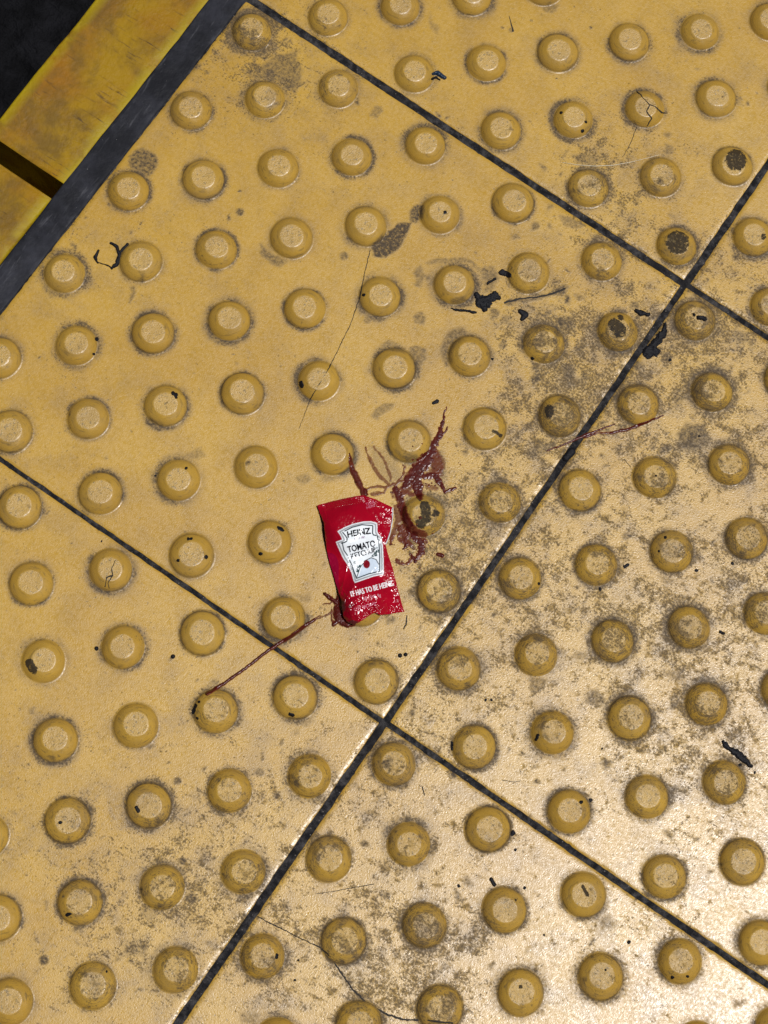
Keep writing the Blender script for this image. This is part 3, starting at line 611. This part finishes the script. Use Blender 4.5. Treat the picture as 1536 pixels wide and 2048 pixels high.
sp4 = spill('ketchup_puddle', [(Z((350, 1565), (388, 1598), (430, 1632)), zw(14, 18, 22), 1.0), (Z((468, 1590), (455, 1690), (450, 1760), (520, 1800), (570, 1800)), zw(40, 46, 40, 26, 16), 1.0),
    (Z((450, 1770), (415, 1800)), zw(22, 20), .8), (Z((330, 1650), (400, 1632)), zw(5, 7), .35), (Z((405, 1700), (340, 1735), (262, 1772)), zw(9, 6, 5), .3), (Z((400, 1690), (395, 1770), (420, 1800)), zw(8, 9, 14), .4)], .0013, MK, seed=43, warp=2.4, rag=.5)
tag(sp4, 'dark ketchup puddle squeezed out at the lower left corner of the packet', 'ketchup')
sp7 = spill('ketchup_strand', [([(629, 1240), (611, 1251), (584, 1272), (553, 1290), (523, 1312), (492, 1336), (458, 1360), (431, 1378), (414, 1388)], [3.0, 4.2, 4.2, 3.8, 3.6, 3.4, 3.6, 4.4, 4.0], .78),
    ([(625, 1240), (640, 1232)], [2.6, 1.6], .35)], .0014, MK, seed=53, warp=1.2, rag=.25, step=.6)
tag(sp7, 'long thin ketchup strand stretching from the packet down left across a joint', 'ketchup')
sp8 = spill('ketchup_streak', [([(1095, 901), (1140, 884), (1176, 868), (1229, 848)], [1.6, 2.2, 3.0, 1.5], .8), ([(1170, 874), (1190, 868)], [3, 2.4], .9), ([(1221, 866), (1250, 860), (1275, 852), (1326, 831)], [3.2, 4.0, 3.2, 1.4], .85), ([(1180, 866), (1225, 866)], [3, 2.5], .3)], .0006, MK, seed=63, warp=1.6, rag=.5, step=.6)
tag(sp8, 'faint dried ketchup streak crossing the long joint right of the centre', 'ketchup')

def tar(strokes, label, seed, thick=.0009, warp=2.8, rag=.75, step=.6):
    o = spill('tar_spot', strokes, thick, MTAR, seed=seed, warp=warp, rag=rag, step=step, lift=.00005)
    return tag(o, label, 'tar spot', 'black tar spots stuck to the tiles')
A4 = lambda *p: P_((620, 380), 2.844, *p); A3 = lambda *p: P_((1000, 380), 2.866, *p); A6 = lambda *p: P_((900, 1400), 2.415, *p); A2 = lambda *p: P_((0, 0), 2.954, *p)
tar([(A4((945, 592), (968, 640), (995, 680)), [5, 10, 6], 1), (A4((960, 630), (1040, 610), (1075, 612)), [9, 8, 5], 1), (A4((1050, 585), (1065, 600)), [4, 4], 1), (A4((1000, 640)), [12], 1), (A4((800, 676), (870, 684), (945, 698)), [1.2, 2.6, 2], 1), (A4((1005, 530), (1050, 505)), [2, 3.4], 1)],
    'largest ragged black tar patch, between two domes right of centre', 101)
tar([(A4((1088, 468), (1130, 482)), [6, 5.4], 1)], 'small black tar lump touching the left side of a dome, above the ragged patch', 103)
tar([(A4((1195, 690), (1225, 710), (1205, 735)), [5, 7, 4], 1)], 'small six-sided black tar spot right of the ragged patch', 105, warp=1, rag=.2)
tar([(A3((775, 688), (800, 705), (850, 712)), [3, 6, 4], 1)], 'black tar spot left of the joint crossing, above the joint blob', 107)
tar([(A3((945, 770), (938, 830)), [3, 7], 1), (A3((925, 830), (880, 900), (850, 935)), [8, 9, 12], 1), (A3((890, 930)), [9], 1)], 'big elongated black tar patch lying along the long joint', 109)
tar([(A3((1110, 715)), [3.2], 1), (A3((1135, 730), (1170, 738)), [3.5, 5], 1)], 'tiny pair of black tar marks on top of the dome below the joint crossing', 111, warp=1.2)
tar([(A3((380, 1535), (410, 1500)), [7, 8], 1)], 'round black tar lump sitting in the long joint beside the ketchup streak', 113, thick=.001, warp=1.2, rag=.2)
tar([(A6((1318, 205), (1350, 235)), [4, 6], 1), (A6((1345, 235), (1400, 265), (1450, 318)), [5.5, 8, 4.5], 1)], 'long slanted black tar smear at the right frame edge above a dome', 115)
tar([([(800, 1311)], [4.6], 1), ([(811, 1309)], [4.2], 1)], 'two joined black tar dots below the bottom edge of the packet', 117, warp=.8, rag=.15)
tar([([(346, 1313)], [4.6], 1)], 'lone round black tar dot on the left tile, left of the ketchup strand', 119, warp=.6, rag=.15)
tar([([(193, 1297)], [4.4], 1)], 'round black tar dot at the left rim of a dome on the left', 121, warp=.6, rag=.15)
tar([(A6((198, 865), (214, 890)), [3.4, 4.2], 1)], 'short hooked black tar mark above a dome near the bottom', 123, warp=1)
tar([([(1025, 1667)], [6], 1)], 'black tar dot right of a dome beside the lower joint', 125, warp=1.2)
tar([([(1441, 1264), (1447, 1267)], [3, 3], 1)], 'small black oval fleck on the bare tile near the right edge', 127, warp=.8)
tar([(A2((655, 1437), (690, 1458), (706, 1500), (692, 1558), (662, 1582)), [3.0, 3.6, 3.4, 4.2, 3.0], 1), (A2((582, 1482), (562, 1520), (578, 1552)), [2.4, 3.4, 1.8], 1), (A2((700, 1500), (750, 1445)), [2.4, 3], 1), (A2((578, 1550), (660, 1580)), [.8, 1.6], .6)],
    'broken black tar ring outline left of a dome near the platform edge', 129, warp=1.6, rag=.6)
tar([([(1330, 1745)], [0.1], 1), ([(1258, 1884)], [4], 1)], 'tiny black fleck on the glossy pale tile at the lower right', 131, warp=.6)
tar([([(867, 806), (874, 803)], [3, 4], 1)], 'small black comma shaped fleck above the ketchup splatter', 133, warp=.8, thick=.0004)

# small black flecks on the domes and tiles, and cracks: parts of their tile
def tile_at(p):
    x, y = U(p[0], p[1]); return TOB[(int(math.floor(x / L)), int(math.floor(y / L)))]
FLECKS = [[(580, 1429), (586, 1431)], [(346, 786), (352, 790)], [(353, 795)], [(372, 936)], [(376, 1078), (383, 1077)], [(356, 1121)], [(413, 1114)], [(460, 755), (472, 750)], [(602, 765), (604, 772)], [(556, 1054), (566, 1060)], [(521, 1108)],
          [(391, 1410), (387, 1425)], [(394, 1437)], [(398, 1404)], [(213, 1943)], [(203, 1083)], [(311, 951)], [(1078, 1167)], [(1200, 1178)], [(1398, 872)], [(194, 678)], [(188, 708)], [(890, 425)], [(728, 590)], [(1165, 262)], [(1123, 225)], [(1171, 244)],
          [(985, 718)], [(1318, 1103)], [(1465, 1127)], [(1249, 1134), (1255, 1130)], [(1393, 1141)], [(972, 1400)], [(1088, 1870)], [(1030, 1700)], [(917, 1772)], [(1049, 1776)], [(903, 1485), (904, 1500)], [(120, 1645)], [(273, 1615), (276, 1622)], [(133, 1830), (140, 1828)], [(1340, 720)], [(1065, 717)], [(554, 1910), (553, 1915)], [(590, 1960)],
          [(1345, 1955)], [(1375, 1953)], [(1211, 1940)], [(1181, 1600)], [(1163, 1604)], [(597, 1920)], [(1480, 1530)], [(1510, 1545)], [(1204, 1497)], [(1072, 1480), (1076, 1470)], [(1258, 1885)], [(983, 1400)], [(1312, 952)], [(1330, 1075)]]
for k, p in enumerate(FLECKS):
    w = [float(rng.uniform(2.0, 3.6))] * len(p)
    spill('tar_fleck', [(p, w, 1)], .0003, MTAR, tile_at(p[0]), seed=300 + k * 3, warp=1.6, rag=.5, wl=5, lift=.00006)
def crack(pts, w, seed, warp=2.0, name='crack'):
    spill(name, [(pts, w, 1)], .00003, MCRACK, tile_at(pts[0]), seed=seed, warp=warp, wl=7, rag=.3, step=.5, lift=.00010)
A7 = lambda *p: P_((340, 1500), 2.743, *p)
crack(A7((482, 914), (600, 975), (720, 1035), (822, 1082)), [1.0, 1.2, 1.0, 1.3], 501)
crack(A7((822, 1082), (880, 1135), (930, 1210), (1000, 1310), (1080, 1390), (1200, 1455), (1300, 1482), (1400, 1480), (1550, 1500)), [1.5, 1.6, 1.7, 1.7, 1.8, 2.2, 1.8, 1.8, 1.4], 503)
crack([(740, 500), (727, 555), (718, 600), (700, 650), (662, 728), (620, 800), (598, 858)], [.8, .8, .9, .8, .8, .7, .4], 505, 1.2)
A1 = lambda *p: P_((960, 0), 2.667, *p)
crack(A1((832, 485), (872, 522), (905, 560), (888, 592), (915, 632), (892, 672)), [.5, .6, 1.0, 1.0, .9, .6], 507, 1.4)
crack(A1((905, 558), (932, 566), (968, 600), (1000, 605)), [1.0, 1.1, 1.0, .5], 509, 1.2)
crack(A1((835, 680), (800, 770), (760, 840)), [.7, .7, .4], 511, 1.2)
crack(P_((0, 980), 2.743, (632, 385), (612, 432), (618, 470), (592, 512), (600, 540)), [.7, .8, .9, .8, .5], 513, 1.3)
crack(P_((0, 980), 2.743, (612, 470), (585, 480), (575, 530)), [1.0, 1.0, .6], 515, 1.2)
crack(P_((620, 380), 2.844, (1110, 640), (1200, 618), (1290, 610), (1380, 590), (1450, 560)), [2.2, 1.6, 1.2, 2.6, 1.5], 517, 1.6, 'dark_scuff')
crack(A7((800, 790), (900, 775), (1000, 755), (1120, 735)), [.5, .6, .8, .9], 519, 1.0, 'scratch')
crack([(1004, 1560), (1030, 1564), (1042, 1561)], [.5, .6, .4], 521, 1.0, 'scratch')
crack([(1236, 920), (1250, 920), (1262, 935)], [.5, .6, .4], 523, 1.0, 'scratch')
crack([(845, 1575), (848, 1590)], [1.4, 1.0], 525, 1.0, 'scratch')
crack(P_((340, 1160), 2.954, (1400, 210), (1395, 260), (1380, 290)), [1.0, 1.6, 1.2], 527, 1.2, 'scratch')
crack([(996, 965), (1010, 973), (1022, 990)][:0] or [(1018, 32), (1026, 62)], [.6, 1.6], 529, 1.0, 'scratch')

# ------------------------------------------------------------------ ketchup packet
ORI = np.array([*U(715.0, 1120.0), 0.0])
pk = bpy.data.objects.new('ketchup_packet', None); COL.objects.link(pk); pk.location = ORI; pk.empty_display_size = .02
tag(pk, 'crumpled red ketchup packet with a white label, torn open and lying on the domes', 'packet')
OUT = [(280, 885), (350, 866), (420, 848), (520, 824), (640, 806), (735, 838), (800, 868), (868, 900), (866, 960), (860, 1020), (848, 1090), (830, 1145), (812, 1186), (832, 1260), (870, 1380), (905, 1520), (938, 1640), (957, 1702),
       (900, 1712), (830, 1724), (772, 1728), (735, 1712), (700, 1725), (655, 1755), (610, 1785), (565, 1806), (520, 1790), (484, 1745), (476, 1690), (468, 1620), (440, 1530), (410, 1430), (380, 1330), (357, 1230), (346, 1130), (335, 1020), (310, 960)]
SG = 2.6
gx = np.arange(262, 976, SG); gy = np.arange(790, 1824, SG); nx, ny = len(gx), len(gy)
X, Y = [a.ravel() for a in np.meshgrid(gx, gy, indexing='ij')]
zz = np.where(Y < 1000, 5.0, 0) * 0
wXe = X + 5 * (fbm(X / 22, Y / 22, 5, 3) - .5)
saw = np.where(Y < 960, 5.0 * (np.abs(((X + .2 * Y) / 17) % 1 - .5) - .25), 0) + np.where(Y > 1690, 4.5 * (np.abs(((X + .2 * Y) / 18) % 1 - .5) - .25), 0)
SDF = poly_dist(wXe, Y + 4 * (fbm(X / 22, Y / 22, 15, 3) - .5), OUT) + saw
INSIDE = SDF > 0
px, py = 560 + X / 3.84, 780 + Y / 3.84
# local packet frame: u across, v down the packet (zoom units)
ca, sa = math.cos(math.radians(13.5)), math.sin(math.radians(13.5))
uu = (X - 610) * ca + -(Y - 1290) * sa * -1 * 0 + (X - 610) * 0 + (-(Y - 1290) * sa)
vv = (X - 610) * sa + (Y - 1290) * ca
def crease_field():
    g = np.random.default_rng(11); h = np.zeros(X.shape)
    def add(p, q, a, w):
        d = seg_dist(X, Y, [p, q], [1, 1]); h[:] += a * np.exp(-d / w)
    for k in range(70):
        zone = g.random()
        if zone < .42: c = (g.uniform(440, 930), g.uniform(1540, 1800))
        elif zone < .66: c = (g.uniform(640, 860), g.uniform(820, 1120))
        elif zone < .82: c = (g.uniform(290, 460), g.uniform(870, 1500))
        else: c = (g.uniform(380, 850), g.uniform(950, 1550))
        a = g.normal(1.15, .55) if zone > .3 else g.uniform(0, 3.14); l = g.uniform(25, 120)
        add((c[0] - l * math.cos(a), c[1] - l * math.sin(a)), (c[0] + l * math.cos(a), c[1] + l * math.sin(a)), g.choice([-1, 1]) * g.uniform(.06, .24) * (.25 if zone >= .82 else 1), g.uniform(4, 14))
    add((690, 1510), (560, 1640), .3, 16); add((640, 1480), (520, 1560), -.35, 18); add((520, 1330), (470, 1560), .45, 16); add((590, 1480), (480, 1640), .35, 12)
    add((660, 1570), (640, 1700), .45, 9); add((735, 1712), (690, 1600), -.5, 14); add((660, 820), (740, 960), .4, 10); add((740, 960), (800, 1100), .45, 10); add((800, 1100), (900, 1500), .5, 9); add((600, 870), (560, 1000), .2, 20)
    return h * 1e-3
rag = np.abs(fbm(X / 95, Y / 95, 71, 4) - .5)
rag2 = np.abs(fbm(X / 38, Y / 38, 171, 3) - .5)
amt = .22 + .78 * sstep(1480, 1620, Y) + .5 * sstep(700, 780, X) * sstep(1150, 1000, Y)
x0, y0 = U(px, py, .004)
near = surf(x0, y0)
drape = np.zeros(X.shape)
for dx, dy in DXY:
    r = np.hypot(x0 - dx, y0 - dy)
    if r.min() < .03: drape = np.maximum(drape, .0050 * sstep(.0185, .0068, r))
puff = .0016 * np.sqrt(np.clip(SDF / 130, 0, 1)) * (.6 + .8 * fbm(X / 170, Y / 170, 9, 2))
hz = .0006 + drape + puff + crease_field() + (-.0034 * rag - .0010 * rag2) * amt + .0009
# crimped seals
topline = seg_dist(X, Y, [(280, 885), (420, 848), (520, 824), (640, 806), (735, 838)], [1] * 5)
botline = seg_dist(X, Y, [(957, 1702), (830, 1724), (772, 1728), (735, 1712), (655, 1755), (565, 1806)], [1] * 6)
sealm = np.maximum(sstep(62, 54, topline) * (X < 760), sstep(56, 48, botline))
rib = np.where(topline < botline, topline, botline)
hz = hz + sealm * .00013 * np.cos(rib / 13 * 2 * math.pi) * (vnoise(X / 9, Y / 9, 12) + .4)
hz = np.maximum(hz, .0005)
for _ in range(3):
    x0, y0 = U(px, py, hz); hz = np.maximum(hz, surf(x0, y0) + .0004)
x0, y0 = U(px, py, hz)
# ---- print, with some fold shade in the ink
INK = np.tile(np.array([0.36, 0.0022, 0.015]), (len(X), 1))
INK[:] *= (.8 + .4 * fbm(X / 120, Y / 120, 41, 3))[:, None]
INK = np.where((sstep(520, 380, X) * sstep(1150, 1350, Y))[:, None] > .5, INK * [.75, 1.0, 1.8], INK)  # magenta tone low on the left: fold shading put into the ink
INK *= (1 - .55 * sstep(600, 500, X) * sstep(1540, 1660, Y))[:, None]  # lower left darkened: shade of the folds put into the ink
def paint(mask, c, a=1.0):
    m = np.asarray(mask, float)[:, None] * a; INK[:] = INK * (1 - m) + np.array(c) * m
def aa(d, s=2.0): return sstep(-s, s, d)
def tris_of(text, bold=.02):
    c = bpy.data.curves.new('txt', 'FONT'); c.body = text; c.size = 1; c.offset = bold; c.resolution_u = 3
    o = bpy.data.objects.new('txt', c); COL.objects.link(o); bpy.context.view_layer.update()
    me = o.evaluated_get(bpy.context.evaluated_depsgraph_get()).to_mesh(); me.calc_loop_triangles()
    co = np.array([v.co[:2] for v in me.vertices]); T = np.array([t.vertices[:] for t in me.loop_triangles])
    bpy.data.objects.remove(o); bpy.data.curves.remove(c)
    return co[T]
def text(s, p, q, cap, color, bold=.02, arch=0.0, worn=0.0, seed=0, dil=0):
    """cap-height `cap`, baseline from p to q in zoom units"""
    T = tris_of(s, bold); lo = T[..., 0].min(); hi = T[..., 0].max(); ch = .70
    d = np.array(q, float) - p; ln = np.hypot(*d); ex = d / ln; ey = np.array([ex[1], -ex[0]])
    m = np.zeros(len(X)); tx = (T[..., 0] - lo) / (hi - lo); ty = T[..., 1] / ch
    P = np.array(p) + (tx * ln)[..., None] * ex + (ty * cap + arch * (1 - (2 * tx - 1) ** 2))[..., None] * ey
    for a, b, c in P:
        x_0, x_1 = min(a[0], b[0], c[0]), max(a[0], b[0], c[0]); y_0, y_1 = min(a[1], b[1], c[1]), max(a[1], b[1], c[1])
        i0 = max(0, int((x_0 - gx[0]) / SG) - 1); i1 = min(nx, int((x_1 - gx[0]) / SG) + 3); j0 = max(0, int((y_0 - gy[0]) / SG) - 1); j1 = min(ny, int((y_1 - gy[0]) / SG) + 3)
        if i0 >= i1 or j0 >= j1: continue
        ii = (np.arange(i0, i1)[:, None] * ny + np.arange(j0, j1)[None]).ravel(); xs, ys = X[ii], Y[ii]
        ar = (b[0] - a[0]) * (c[1] - a[1]) - (b[1] - a[1]) * (c[0] - a[0])
        if abs(ar) < 1e-9: continue
        f = lambda p_, q_: ((q_[0] - p_[0]) * (ys - p_[1]) - (q_[1] - p_[1]) * (xs - p_[0])) / ar
        w = np.minimum(np.minimum(f(a, b), f(b, c)), f(c, a)); m[ii[w >= -1e-6]] = 1
    m2 = m.reshape(nx, ny); b = m2.copy(); b[1:] = np.maximum(b[1:], m2[:-1]) if dil else b[1:]; b[:, 1:] = np.maximum(b[:, 1:], m2[:, :-1]) if dil > 1 else b[:, 1:]; m = b.ravel()
    if worn: m = m * (vnoise(X / 16, Y / 9, seed) > worn)
    paint(m, color)
LAB = [(440, 1086), (500, 1052), (560, 1028), (640, 1010), (700, 1008), (746, 1022), (748, 1090), (762, 1112), (778, 1128), (790, 1200), (795, 1290), (797, 1416), (720, 1432), (650, 1456), (575, 1482), (565, 1462), (548, 1400), (520, 1345), (484, 1290), (456, 1230), (428, 1166), (478, 1148), (462, 1115)]
LSD = poly_dist(X + 4 * (fbm(X / 12, Y / 12, 2, 2) - .5), Y, LAB)
WH = (0.90, 0.95, 0.98); GR = (0.34, 0.35, 0.36); DK = (0.010, 0.026, 0.034)
paint(aa(LSD), WH); paint(aa(LSD - 7) * aa(20 - LSD), GR, .9); paint(aa(LSD - 20) * aa(LSD * -1 + 29), WH)
strk = lambda pts, w: aa((1 - seg_dist(X, Y, pts, [w] * len(pts))) * w)
paint(strk([(498, 1083), (556, 1054), (630, 1035), (708, 1041)], 4.2), DK); paint(strk([(713, 1044), (711, 1102), (720, 1114), (738, 1117)], 4.5), DK)
paint(strk([(482, 1094), (505, 1122), (516, 1141), (512, 1160), (498, 1170), (472, 1177)], 4.5), DK); paint(strk([(478, 1172), (490, 1230), (518, 1270)], 4), DK); paint(strk([(525, 1290), (550, 1340), (570, 1400), (588, 1444)], 4.5), DK)
paint(strk([(748, 1122), (760, 1180), (766, 1280), (766, 1390)], 4.5), DK); paint(strk([(588, 1446), (680, 1412), (766, 1392)], 4.5), DK)
blue = aa(poly_dist(X, Y, [(600, 1440), (640, 1330), (700, 1290), (745, 1310), (762, 1385), (680, 1408)])); paint(blue, (0.50, 0.64, 0.80), .6)
paint(strk([(592, 1432), (612, 1370), (650, 1312), (700, 1288), (738, 1302), (760, 1340)], 3.2), DK)
el = np.hypot((X - 665) / 26, (Y - 1338) / 32); paint(aa((1 - el) * 26), (0.22, 0.004, 0.012))
for q, w in ((((735, 1262), (752, 1240)), 15), (((712, 1275), (735, 1255)), 9), (((575, 1325),), 10), (((592, 1362), (614, 1350)), 9), (((596, 1388),), 13), (((742, 1212),), 7)):
    paint(strk(list(q) if len(q) > 1 else [q[0], (q[0][0] + 1, q[0][1])], w) * (vnoise(X / 7, Y / 7, 66) > .3), (0.006, 0.05, 0.052))
text('HEINZ', (520, 1132), (698, 1102), 46, (0.006, 0.007, 0.01), .015, 4, 0, 81, 2)
text("ESTD 1869", (572, 1150), (656, 1137), 17, (0.16, 0.02, 0.16), .0)
text('TOMATO', (524, 1248), (734, 1198), 48, (0.006, 0.007, 0.01), .01, 0, 0, 83, 2)
text('KETCHUP', (550, 1297), (738, 1243), 40, (0.006, 0.007, 0.01), .01, 0, .12, 85, 1)
text('IT HAS TO BE HEINZ.', (548, 1588), (874, 1500), 41, (0.9, 0.87, 0.88), .01, 0, 0, 87, 1)
text('NET WT 9g', (640, 1618), (776, 1586), 26, (0.75, 0.40, 0.48), .0, 0, .2, 89)
text('01EF 39EZ600', (572, 1700), (738, 1652), 26, (0.62, 0.22, 0.32), -.004, 0, .2, 90)
text('12', (880, 1632), (912, 1624), 18, (0.70, 0.35, 0.42), -.004)
text('TEAR', (662, 890), (728, 868), 22, (0.60, 0.20, 0.30), -.004); text('HERE', (668, 914), (732, 892), 20, (0.60, 0.20, 0.30), -.004)
WEAR_SHADE = np.maximum.reduce([.6 * np.exp(-((X - 545) ** 2 + (Y - 1658) ** 2) / (2 * 30 ** 2)), .75 * np.exp(-((X - 478) ** 2 / (2 * 26 ** 2) + (Y - 1660) ** 2 / (2 * 60 ** 2))), .75 * sstep(95, 15, np.hypot(X - 560, (Y - 1800) * 1.3)), .5 * sstep(22, 4, topline) * (vnoise(X / 30, Y / 30, 3) > .5), .06 + 0 * X])  # dirt and scuffs, plus lower-left fold shade painted as dark colour
# ---- split into parts that share one crumpled sheet
Vp = np.stack([x0, y0, hz], -1) - ORI
FP = grid_faces(nx, ny)[:, ::-1]; FP = FP[INSIDE[FP].all(1)]
fc = FP[:, 0]
isl = LSD[fc] > 0; iss = (sealm[fc] > .5) & ~isl
def packet_part(name, sel_):
    V, F, ink, we = compact(Vp, FP[sel_], INK, WEAR_SHADE)
    # under-side a foil's thickness below, so the sheet is solid
    e = np.concatenate([F[:, [0, 1]], F[:, [1, 2]], F[:, [2, 3]], F[:, [3, 0]]]); key = np.sort(e, 1); _, inv, cnt = np.unique(key, axis=0, return_inverse=True, return_counts=True)
    be = e[cnt[inv.ravel()] == 1]; n = len(V); Vd = V.copy(); Vd[:, 2] -= .00035
    F2 = np.concatenate([F, F[:, ::-1] + n, np.stack([be[:, 1], be[:, 0], be[:, 0] + n, be[:, 1] + n], -1)])
    me = mesh_np(name, np.concatenate([V, Vd]), F2); attr4(me, 'ink', np.tile(np.concatenate([ink, np.ones((n, 1))], 1), (2, 1))); attr1(me, 'wear_shade', np.tile(we, 2))
    return link(name, me, MP, pk)
packet_part('pouch', ~isl & ~iss); packet_part('label_print', isl)
packet_part('crimped_seal', iss & (Y[fc] < 1300)); packet_part('crimped_seal', iss & (Y[fc] >= 1300))
def ribbon(name, pts, wid, th, mat, parent, lift=.0002):
    """thin strip that follows the packet surface along zoom-unit points"""
    pts = np.array(pts, float); t = np.linspace(0, len(pts) - 1, 60); i = np.minimum(t.astype(int), len(pts) - 2); f = (t - i)[:, None]
    c = pts[i] * (1 - f) + pts[i + 1] * f; dd = np.gradient(c, axis=0); dd /= np.hypot(*dd.T)[:, None]; nn = np.stack([dd[:, 1], -dd[:, 0]], -1)
    w_ = (wid * (.7 + .6 * vnoise(t * 2.3, t * 0, 8)))[:, None]
    V = []
    for s, dz in ((-1, -th), (-1, th), (1, th), (1, -th)):
        q = c + nn * w_ * s * .5; ii = np.clip(((c[:, 0] - 4 - gx[0]) / SG).astype(int), 0, nx - 1) * ny + np.clip(((c[:, 1] - gy[0]) / SG).astype(int), 0, ny - 1)
        h = hz[ii] + lift + dz; xx, yy = U(560 + q[:, 0] / 3.84, 780 + q[:, 1] / 3.84, h); V.append(np.stack([xx, yy, h], -1))
    V = np.stack(V, 1).reshape(-1, 3) - ORI; F = []
    for a in range(59):
        for s in range(4): F.append((a * 4 + s, a * 4 + (s + 1) % 4, a * 4 + 4 + (s + 1) % 4, a * 4 + 4 + s))
    return link(name, mesh_np(name, V, np.array(F)), mat, parent)
ribbon('torn_edge', [(866, 902), (866, 960), (860, 1020), (848, 1090), (830, 1145), (812, 1184)], 7.5, .0002, MFOIL, pk)

# ------------------------------------------------------------------ small litter and a scratch highlight
def scrap():
    root = bpy.data.objects.new('plastic_scrap', None); COL.objects.link(root); o = np.array([*U(876, 152), 0]); root.location = o
    tag(root, 'tiny dark blue plastic scrap beside a dome near the top', 'scrap')
    for nm, pts, w, z, mt in (('flake', [(866, 147), (876, 146), (888, 155)], [3, 5, 4.5], .0014, MSCRAP), ('shred', [(864, 158), (872, 155), (880, 160)], [1.8, 2.6, 1.4], .0008, MTAR)):
        q = spill(nm, [(pts, w, 1)], z, mt, seed=71, warp=1.5, rag=.4, origin=o, step=.6); q.parent = root; q.location = (0, 0, 0)
scrap()
fp = np.array([(1125, 325), (1155, 330), (1190, 332.5), (1225, 331), (1260, 325), (1295, 316), (1322, 309)], float)  # pale tube added to show the bright highlight of a curved scratch
t = np.linspace(0, len(fp) - 1, 50); i = np.minimum(t.astype(int), len(fp) - 2); f = (t - i)[:, None]; c = fp[i] * (1 - f) + fp[i + 1] * f
cx_, cy_ = U(c[:, 0], c[:, 1]); cz_ = surf(cx_, cy_) + .00022
rr = .00026 * np.interp(t, [0, 2, 4, 6], [.6, 1, .6, .3]); V = []; dirv = np.stack([np.gradient(cx_), np.gradient(cy_)], -1); dirv /= np.hypot(*dirv.T)[:, None]
for a in np.arange(6) * math.pi / 3: V.append(np.stack([cx_ - dirv[:, 1] * rr * math.cos(a), cy_ + dirv[:, 0] * rr * math.cos(a), cz_ + rr * math.sin(a)], -1))
V = np.stack(V, 1).reshape(-1, 3); o = np.array([cx_.mean(), cy_.mean(), 0])
F = [(a * 6 + s, a * 6 + (s + 1) % 6, a * 6 + 6 + (s + 1) % 6, a * 6 + 6 + s) for a in range(49) for s in range(6)]
tag(link('glint', mesh_np('glint', V - o, np.array(F)), MGLINT, None, o), 'added pale tube for the highlight of a curved scratch on the upper right tile between domes', 'glint')
